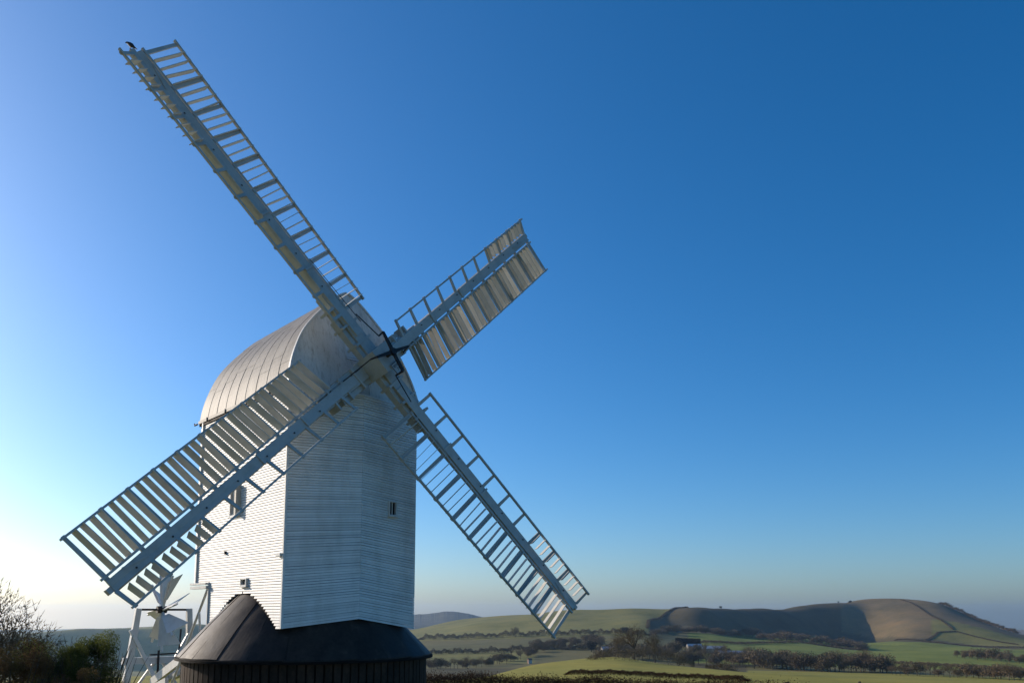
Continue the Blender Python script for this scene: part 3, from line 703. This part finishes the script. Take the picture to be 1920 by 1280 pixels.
def gen_tree(seed, levels=5, kids=(5, 4, 4, 4, 4), spread=0.62, trunk=0.22, ratio=0.74, r0=0.017, first=0.26, upb=0.22):
    rs = np.random.default_rng(seed); random.seed(seed); tr, cr = [], []
    def grow(p, dr, L_, rad, lv):
        nseg = 3 if lv < 2 else 2; q = p; dd = dr
        for k in range(nseg):
            dd = dd + rs.normal(0, 0.11 if lv else 0.05, 3); dd[2] += 0.04; dd /= np.linalg.norm(dd)
            e = q + dd*L_/nseg; ra = rad*(1 - 0.42*k/nseg); rb_ = rad*(1 - 0.42*(k+1)/nseg)
            (tr if lv < 2 else cr).append((q, e, ra, rb_)); 
            if lv >= 1 and lv < levels and k < nseg-1:
                kid(e, dd, L_*0.72, rb_*0.55, lv, 1)
            q = e
        if lv < levels: kid(q, dd, L_, rad*0.60, lv, kids[lv])
    def kid(q, dd, L_, rad, lv, nk):
        a0 = rs.uniform(0, 6.28)
        for k in range(nk):
            an = a0 + 6.283*k/nk + rs.normal(0, 0.35); t = np.cross(dd, [0.31, 0.52, 0.79]); t /= np.linalg.norm(t); o_ = np.cross(dd, t)
            tilt = spread*rs.uniform(0.55, 1.35); nd = dd*math.cos(tilt) + (t*math.cos(an) + o_*math.sin(an))*math.sin(tilt); nd[2] += upb*0.4; nd /= np.linalg.norm(nd)
            grow(q, nd, L_*ratio*rs.uniform(0.75, 1.15), max(rad, 0.0013), lv+1)
    grow(np.zeros(3), np.array([0, 0, 1.0]), first, r0, 0)
    hmax = max(s_[1][2] for s_ in cr)
    return [(a/hmax, b/hmax, ra/hmax, rb_/hmax) for a, b, ra, rb_ in tr], [(a/hmax, b/hmax, ra/hmax, rb_/hmax) for a, b, ra, rb_ in cr]
TREE = []
for sd_, kw in ((11, {}), (12, dict(spread=0.72, first=0.20)), (13, dict(spread=0.50, first=0.30)), (14, dict(spread=0.66, kids=(6, 4, 4, 4, 3))), (15, dict(spread=0.60, kids=(6, 5, 4, 4, 3), r0=0.009, first=0.16))):
    a, b = gen_tree(sd_, **kw)
    tv, tf = twig_faces(a, 6); cv, cf = twig_faces(b, 3, 0.0030)
    TREE.append((mesh_np("trunk", tv, tf, M_BARK), mesh_np("crown", cv, cf, M_TWIG), mesh_np("crown_dark", cv, cf, M_TWIGD)))
def leaf_cloud(pts, size, rs, flat=0.0, elong=1.8):
    n_ = len(pts); a = rs.normal(size=(n_, 3)); a[:, 2] -= flat; a /= np.linalg.norm(a, axis=1)[:, None]
    b = np.cross(a, rs.normal(size=(n_, 3))); b /= np.linalg.norm(b, axis=1)[:, None]
    s_ = size * rs.uniform(0.6, 1.3, (n_, 1)); p0 = pts - b*s_*0.5; p1 = pts + b*s_*0.5; p2 = pts + a*s_*elong
    v = np.stack([p0, p1, p2], 1).reshape(-1, 3); return v.tolist(), np.arange(3*n_).reshape(-1, 3).tolist()
def far_tree(seed, w, hgt, dense, mat, evergreen=False):   # a distant crown: many leaf- and twig-sized faces through its volume, unit height
    rs = np.random.default_rng(seed); pts = []
    lob = [(rs.uniform(-0.22, 0.22)*w, rs.uniform(-0.22, 0.22)*w, rs.uniform(0.35, 0.72), rs.uniform(0.18, 0.33)) for _ in range(9)]
    for x, y, z, r in lob:
        q = rs.normal(size=(dense, 3)); q /= np.linalg.norm(q, axis=1)[:, None]; q *= (rs.uniform(0, 1, (dense, 1))**0.45)*r
        pts.append(q*[1.15, 1.15, 0.95] + [x, y, z])
    pts = np.concatenate(pts); pts = pts[(pts[:, 2] > 0.06) & (pts[:, 2] < 1.0)]
    v, f_ = leaf_cloud(pts, 0.030 if not evergreen else 0.05, rs, -0.9 if not evergreen else 0.2, 3.0 if not evergreen else 1.4)
    tv, tf = twig_faces([(np.array([0, 0, -0.05]), np.array([0.01, 0, 0.5]), 0.028, 0.015)] + [(np.array([0.005, 0, rs.uniform(0.2, 0.4)]), np.array([q[0], q[1], q[2]]), 0.014, 0.004) for q in lob], 4)
    b = len(v); v += tv; f_ += [tuple(k+b for k in q) for q in tf]
    return mesh_np("far_crown", v, f_, mat)
FAR_B = [far_tree(30+k, 1.3, 1, 190, M_TWIGD if k % 2 else M_TWIG) for k in range(6)]
FAR_E = [far_tree(40+k, 1.1, 1, 160, M_EVERD, True) for k in range(2)]
trs = np.random.default_rng(99)
def put_tree(px, r, hm, label, group=None, kind=None, name="bare_tree", dark=False, sink=0.15, wide=1.0):
    g = gp(px, r); e = empty(name, g - V(0, 0, sink), label, "tree", group)
    t = TREE[int(trs.integers(4)) if kind is None else kind]; rot = trs.uniform(0, 6.28)
    Mx = Matrix.Translation(g - V(0, 0, sink)) @ Matrix.Rotation(rot, 4, 'Z') @ Matrix.Diagonal((hm*wide, hm*wide, hm, 1))
    place("trunk", t[0], Mx, e); place("crown", t[2] if dark else t[1], Mx, e)
def put_far(px, r, hm, label, group, evergreen=False, wide=1.0, name="bare_tree"):
    g = gp(px, r); ms = FAR_E if evergreen else FAR_B
    Mx = Matrix.Translation(g - V(0, 0, 0.04*hm)) @ Matrix.Rotation(trs.uniform(0, 6.28), 4, 'Z') @ Matrix.Diagonal((hm*wide, hm*wide, hm, 1))
    o = place(name, ms[int(trs.integers(len(ms)))], Mx); tag(o, label, "tree", group)
def r_for(yb): return 41.0*1548/(yb-1148)
# big bare trees on the edge of the near field
put_tree(1188, 205, 9.6, "largest spreading bare tree at the right end of the pale near field", kind=1, wide=1.15)
put_tree(1226, 215, 9.0, "tall bare tree just right of the largest one beside the near field", kind=0)
put_tree(1158, 225, 7.0, "smaller bare tree at the left of the field edge clump", kind=3)
put_tree(1268, 230, 6.6, "slim bare tree at the right of the field edge clump", kind=2, dark=True)
put_tree(967, 1090, 16, "lone bare tree standing in the hedge at the foot of the green hill", kind=1, dark=True)
put_far(1172, 1060, 11, "dark round evergreen tree in the hedge below the green hill", None, True, 1.2, "evergreen_tree")
put_far(1108, 780, 13, "dark evergreen tree beside the small barn in the valley", None, True, 1.1, "evergreen_tree")
put_far(1432, 640, 14, "dark ivy covered tree standing tall in the middle wood", None, True, 1.2, "evergreen_tree")
put_far(1412, 650, 12, "dark evergreen tree just left of the ivy covered one", None, True, 1.1, "evergreen_tree")
CL = [((880, 1262), (1012, 1226), 24, 13, 20, 7, "bare tree in the strip of wood sloping left of the near field", "trees sloping down left of the near field"),
      ((1000, 1226), (1130, 1218), 22, 14, 21, 6, "bare tree in the wood above the near field brow", "trees above the near field"),
      ((1130, 1240), (1262, 1232), 16, 22, 36, 8, "bare tree in the valley wood behind the field edge clump", "valley trees behind the big bare trees"),
      ((1262, 1240), (1400, 1244), 26, 18, 32, 12, "bare tree among the farm roofs in the valley", "valley trees around the farm"),
      ((1392, 1250), (1482, 1254), 14, 26, 38, 6, "bare tree in the dark wood right of the farm roofs", "trees of the middle wood"),
      ((1480, 1256), (1660, 1260), 28, 20, 38, 6, "bare tree in the belt below the bright green field", "trees below the bright green field"),
      ((1660, 1266), (1930, 1276), 30, 14, 28, 6, "bare tree in the low belt at the right edge", "trees at the right edge"),
      ((785, 1262), (884, 1266), 14, 14, 24, 6, "bare tree in the hollow just right of the roundhouse", "trees beside the roundhouse"),
      ((1228, 1191), (1625, 1196), 44, 11, 18, 1.5, "bare tree in the long belt under the brown hill", "belt of trees under the brown hill"),
      ((1790, 1214), (1925, 1222), 16, 12, 24, 3, "bare tree in the small wood on the right hill foot", "trees on the right hill foot")]
for (x0, y0), (x1, y1), cnt, h0, h1, sc_, lab, grp in CL:
    for k in range(cnt):
        t = (k + trs.uniform(0, 1))/cnt; px = lerp(x0, x1, t); yb = lerp(y0, y1, t) + trs.uniform(-sc_, sc_)*0.8
        r = min(r_for(max(yb, 1176)), 1900, float(tab(px, T_RF))*0.96); hp = trs.uniform(h0, h1)
        if r < 800 and trs.random() < 0.4: put_tree(px, r, hp*r/1548*1.15, lab, grp, wide=trs.uniform(0.9, 1.2))
        else: put_far(px, r, hp*r/1548, lab, grp, wide=trs.uniform(0.8, 1.5) if r < 1000 else trs.uniform(1.2, 2.1))

def resample(path):
    out = []
    for (p0, r0), (p1, r1) in zip(path[:-1], path[1:]):
        k = max(2, int((gp(p0, r0) - gp(p1, r1)).length/22)) if min(r0, r1) > 90 else 3
        out += [gp(lerp(p0, p1, j/k), lerp(r0, r1, j/k)) for j in range(k)]
    return out + [gp(*path[-1])]
def hedge(name, path, hm, wm, per_m, size, mat, label, group=None, core=True, elong=3.0, rag=0.35, seed=1, up_bias=-0.8, taper=True):
    rs = np.random.default_rng(seed); P3 = resample(path); pts = []; run = 0.0; ph = rs.uniform(0, 6.28, 4); total = sum((b-a).length for a, b in zip(P3[:-1], P3[1:]))
    for a, b in zip(P3[:-1], P3[1:]):
        L_ = (b-a).length; n_ = int(L_*per_m)
        t = rs.uniform(0, 1, n_); side = (b-a).cross(up).normalized()
        q_ = (run + t*L_)/hm; run += L_
        top = hm*(1 + rag*(0.30*np.sin(q_*1.7 + ph[0]) + 0.25*np.sin(q_*3.9 + ph[1]) + 0.25*np.sin(q_*0.61 + ph[2]) + 0.35*np.abs(np.sin(q_*0.37 + ph[3]))) + rs.normal(0, 0.06, n_))
        top = top*np.clip(np.minimum(q_, total/hm - q_)*0.35 + 0.25, 0.25, 1) if taper else top
        z = rs.uniform(0, 1, n_)**0.55*top; s_ = rs.normal(0, wm*0.33, n_)
        X = a.x + (b.x-a.x)*t + side.x*s_; Y = a.y + (b.y-a.y)*t + side.y*s_; Zb = a.z + (b.z-a.z)*t
        pts.append(np.stack([X, Y, Zb + z], 1))
    v, f_ = leaf_cloud(np.concatenate(pts), size, rs, up_bias, elong)
    c = np.array(P3[0]); m = mesh_np(name, (np.array(v) - c).tolist(), f_, mat)
    o = place(name, m, Matrix.Translation(P3[0])); tag(o, label, "hedge", group); return o
hedge("hedge", [(800, 800), (880, 790), (940, 800), (1000, 830)], 3.2, 4, 60, 0.5, M_TWIGD, "dark hedgerow across the dull fields left of the near field", seed=15, elong=2.0, rag=0.9)
# foreground clipped beech hedge
hedge("hedge", [(560, 34), (800, 33.5), (1000, 33), (1200, 31.8), (1400, 30.2), (1570, 28.5), (1900, 25)], 1.50, 1.1, 7000, 0.024, M_HEDGE, "long brown clipped hedge along the bottom of the picture", seed=3, elong=3.2, rag=0.10)
hedge("hedge", [(1060, 78), (1150, 76), (1250, 74), (1330, 74), (1400, 72)], 0.36, 0.7, 1100, 0.035, M_HEDGE, "low brown hedge across the near field behind the clipped one", seed=4)
hedge("shrub", [(1108, 168), (1150, 165), (1200, 160), (1240, 160), (1300, 160)], 2.6, 3.2, 420, 0.075, M_TWIGD, "dark scrub growing round the feet of the big bare trees", seed=5)
hedge("shrub", [(1320, 165), (1350, 165), (1372, 160)], 2.4, 2.6, 380, 0.075, M_TWIG, "rounded brown bush right of the big bare trees", seed=6)
hedge("hedge", [(785, 1140), (860, 1120), (940, 1105), (1010, 1090), (1100, 1075), (1218, 1055)], 5.0, 6, 60, 0.55, M_TWIGD, "dark hedgerow along the foot of the green hill", seed=7, elong=2.0, rag=0.8)
hedge("hedge", [(1214, 1150), (1216, 1250), (1226, 1330), (1246, 1420), (1270, 1540), (1290, 1590)], 1.8, 3, 80, 0.45, M_TWIGD, "thin hedgerow climbing to the crest between green and brown hill", seed=8, elong=2.0)
hedge("hedge", [(1000, 830), (1060, 815), (1130, 800), (1200, 790)], 3.0, 4, 60, 0.5, M_TWIGD, "hedgerow across the valley above the small barn", seed=9, elong=2.0, rag=0.7)
hedge("hedge", [(1265, 905), (1312, 905)], 8.4, 6, 900, 0.5, M_EVERD, "dark clipped conifer block beside the bright green field", seed=10, elong=1.2, rag=0.02, up_bias=0, taper=False)
hedge("hedge", [(1312, 1010), (1420, 1130), (1560, 1250), (1620, 1330)], 2.5, 4, 40, 0.5, M_TWIGD, "hedgerow along the top edge of the bright green field", seed=11, elong=2.0)
hedge("hedge", [(1640, 760), (1740, 735), (1840, 715), (1930, 700)], 2.0, 3, 60, 0.4, M_TWIGD, "hedgerow below the bright green field at right", seed=12, elong=2.0)
hedge("hedge", [(1676, 1740), (1720, 1690), (1760, 1640), (1930, 1600)], 2.2, 4, 40, 0.5, M_TWIGD, "hedgerow at the foot of the tan hill", seed=13, elong=2.0)
hedge("hedge", [(1690, 2180), (1718, 2060), (1752, 1910), (1785, 1790)], 1.6, 3, 50, 0.45, M_TWIGD, "thin dark hedge running diagonally down the tan hill", seed=16, elong=2.0)
hedge("hedge", [(1728, 1690), (1757, 1770), (1790, 1780), (1850, 1735), (1905, 1690)], 1.6, 3, 50, 0.45, M_TWIGD, "thin hedge round the upper edge of the right hill foot field", seed=17, elong=2.0)
hedge("hedge", [(1762, 2120), (1785, 2085), (1810, 2060), (1862, 1960), (1905, 1900)], 4.5, 9, 60, 0.8, M_TWIGD, "line of scrub down the right shoulder of the tan hill", seed=14, elong=1.6, rag=0.9)
for k, (px, hm, lab) in enumerate(((1285, 3.5, "bush on the skyline where hedge meets crest"), (1352, 6, "small bush on the skyline left of the tan hill"), (1595, 8, "bush on the left shoulder of the tan hill"), (1573, 5, "smallest bush on the left shoulder of the tan hill"))):
    put_far(px, float(tab(px, T_RC))*0.99, hm, lab, None, True, 1.3, "skyline_bush")
    
def bush(name, px, r, zt, wd, dp, n_, size, mat, label, seed, cat="bush", lobes=26, core_mat=None, droop=0.3, elong=2.2, stems=True):
    rs = np.random.default_rng(seed); g = gp(px, r); H_ = zt - g.z; pts = []
    for k in range(lobes):
        z = rs.uniform(0.08, 0.97); a = rs.uniform(0, 6.28); rr = math.sqrt(max(0.04, 1 - (max(z - 0.45, 0)/0.58)**2))*rs.uniform(0.35, 0.95)
        c = np.array([math.cos(a)*rr*wd/2, math.sin(a)*rr*dp/2, z*H_]); R_ = rs.uniform(0.10, 0.22)*min(wd, H_)
        q = rs.normal(size=(n_//lobes, 3)); q /= np.linalg.norm(q, axis=1)[:, None]; q *= (rs.uniform(0, 1, (len(q), 1))**0.4)*R_; q[:, 2] *= 1.25
        pts.append(q + c)
    pts = np.concatenate(pts); pts = pts[pts[:, 2] > 0.02]
    v, f_ = leaf_cloud(pts, size, rs, droop, elong)
    e = empty(name, g, label, cat)
    place("foliage", mesh_np("foliage", v, f_, mat), Matrix.Translation(g), e)
    segs = []
    for k in range(40):
        a = rs.uniform(0, 6.28); q = np.array([0, 0, 0.0]); dr = np.array([math.cos(a)*wd*0.13, math.sin(a)*dp*0.13, H_*0.22])
        for j in range(4):
            e2 = q + dr*rs.uniform(0.7, 1.25) + rs.normal(0, 0.05, 3); segs.append((q, e2, 0.03*(1-j/4.5), 0.03*(1-(j+1)/4.5))); q = e2
    sv, sf = twig_faces(segs, 4); place("stem", mesh_np("stem", sv, sf, M_BARK), Matrix.Translation(g), e)
PXM = 24/1548
bush("evergreen_bush", 183, 24, -0.62, 1.75, 1.9, 42000, 0.020, M_EVER, "feathery evergreen bush left of the fantail", 51)
bush("evergreen_bush", 92, 25, -0.80, 2.0, 2.0, 42000, 0.020, M_EVER, "lower evergreen bush in the left foreground", 52)
bush("bramble_bush", 30, 23.5, -0.75, 1.9, 1.8, 30000, 0.022, M_BRAMBLE, "brown bramble thicket at the left edge", 53, droop=0.0)
bush("evergreen_bush", 142, 24.6, -0.70, 1.4, 1.7, 34000, 0.020, M_EVER, "middle evergreen bush of the left foreground", 56)
bush("evergreen_bush", 226, 25, -1.75, 0.5, 0.8, 9000, 0.020, M_EVER, "small evergreen sprig beside the carriage post", 54, lobes=12)
bush("bramble_bush", 140, 22.5, -1.35, 1.3, 1.2, 16000, 0.022, M_BRAMBLE, "dark bramble between the two evergreen bushes", 55, droop=0.0)
put_tree(6, 26, 5.1, "bare twiggy hawthorn rising over the brambles at the left edge", kind=4, name="hawthorn", sink=0.1, wide=0.95)
put_tree(92, 26, 3.5, "low bare shrub poking out between the left bushes", kind=4, name="bare_shrub", sink=0.1)
put_tree(150, 25, 3.45, "bare twigs rising behind the feathery evergreen bush", kind=4, name="bare_shrub", sink=0.1)

# ---------------------------------------------------------------- farm buildings
M_BARNW = paint_mat("barn_wall", (0.30, 0.27, 0.23), (0.18, 0.16, 0.14), 0.6, 0.8)
M_ROOFM = paint_mat("barn_roof_sheet", (0.42, 0.44, 0.46), (0.28, 0.28, 0.28), 0.6, 0.35)
M_BRICK = paint_mat("brick_red", (0.22, 0.12, 0.08), (0.15, 0.09, 0.07), 0.6, 0.85)
def barn(px, r, L_, W_, hw, rot, label, wall_m=M_BARNW, name="barn", zoff=0.0, roof_m=None):
    g = gp(px, r) + V(0, 0, zoff); e = empty(name, g, label, "building"); Rm = Matrix.Translation(g) @ Matrix.Rotation(rot, 4, 'Z')
    hr = hw + W_*0.28
    m_ = MB(); m_.v = [(-L_/2, -W_/2, -0.6), (L_/2, -W_/2, -0.6), (L_/2, W_/2, -0.6), (-L_/2, W_/2, -0.6), (-L_/2, -W_/2, hw), (L_/2, -W_/2, hw), (L_/2, W_/2, hw), (-L_/2, W_/2, hw), (-L_/2, 0, hr), (L_/2, 0, hr)]
    m_.f = [(0, 1, 5, 4), (2, 3, 7, 6), (1, 2, 6, 9, 5), (3, 0, 4, 8, 7), (4, 5, 9, 8), (6, 7, 8, 9)]
    place("wall", m_.mesh("barn_wall", wall_m), Rm, e)
    rf_ = MB()
    for sg in (-1, 1):
        rf_.quadbox([(-L_/2-0.3, 0, hr+0.03), (L_/2+0.3, 0, hr+0.03), (L_/2+0.3, sg*(W_/2+0.35), hw-0.15), (-L_/2-0.3, sg*(W_/2+0.35), hw-0.15), (-L_/2-0.3, 0, hr+0.15), (L_/2+0.3, 0, hr+0.15), (L_/2+0.3, sg*(W_/2+0.35), hw-0.03), (-L_/2-0.3, sg*(W_/2+0.35), hw-0.03)])
    place("roof", rf_.mesh("barn_roof", roof_m or M_ROOFM), Rm, e)
    m_ = MB().box((0, -W_/2-0.03, hw*0.42), (1.4, 0, 0), (0, 0.05, 0), (0, 0, hw*0.42)); place("door", m_.mesh("barn_door", M_DOORW), Rm, e)
barn(1142, 760, 15, 8, 4.0, 0.2, "small grey roofed barn behind the near field brow")
barn(1335, 800, 20, 8, 3.6, -0.15, "long pale farm roof right of the clipped conifer block", zoff=1.5)
barn(1300, 830, 14, 7, 3.6, 0.1, "short pale farm roof below the clipped conifer block", zoff=1.5)
barn(1372, 715, 24, 7, 3.2, -0.1, "low white roofed farm shed among the valley trees", zoff=3.0)
barn(1405, 705, 12, 7, 3.2, -0.1, "smaller white shed at the right end of the farm", zoff=3.0)
barn(993, 640, 2.8, 2.8, 3.2, 0.3, "small upright brick hut in the strip of wood", M_BRICK, "brick_hut", roof_m=M_BRICK)
def stump(px, r, hgt, w_, label):
    g = gp(px, r); m_ = MB(); m_.tube([g - V(0, 0, 0.1), g + V(0.02, 0, hgt*0.6), g + V(0.0, 0.02, hgt)], [w_*0.55, w_*0.5, w_*0.42], 9); tag(m_.build("field_post", M_BARK), label, "post")
stump(1469, 62, 0.30, 0.5, "squat brown stump in the grass of the right near field")
stump(1605, 60, 0.55, 0.22, "dark wooden post near the bottom edge at right")

# ---------------------------------------------------------------- haze
hm_, nt_, _ = new_mat("valley_haze"); nt_.nodes.remove(_)
pv = nt_.nodes.new("ShaderNodeVolumePrincipled"); pv.inputs["Color"].default_value = (0.50, 0.72, 1.0, 1); pv.inputs["Density"].default_value = 6.0e-5; pv.inputs["Anisotropy"].default_value = 0.45
nt_.links.new(pv.outputs[0], nt_.nodes["Material Output"].inputs["Volume"])
hz = MB().box((0, 0, -40), (9300, 0, 0), (0, 9300, 0), (0, 0, 125)); hzo = place("haze", hz.mesh("haze", hm_), Matrix.Identity(4)); tag(hzo, "thin blue winter haze over the valley", None, None, "stuff")
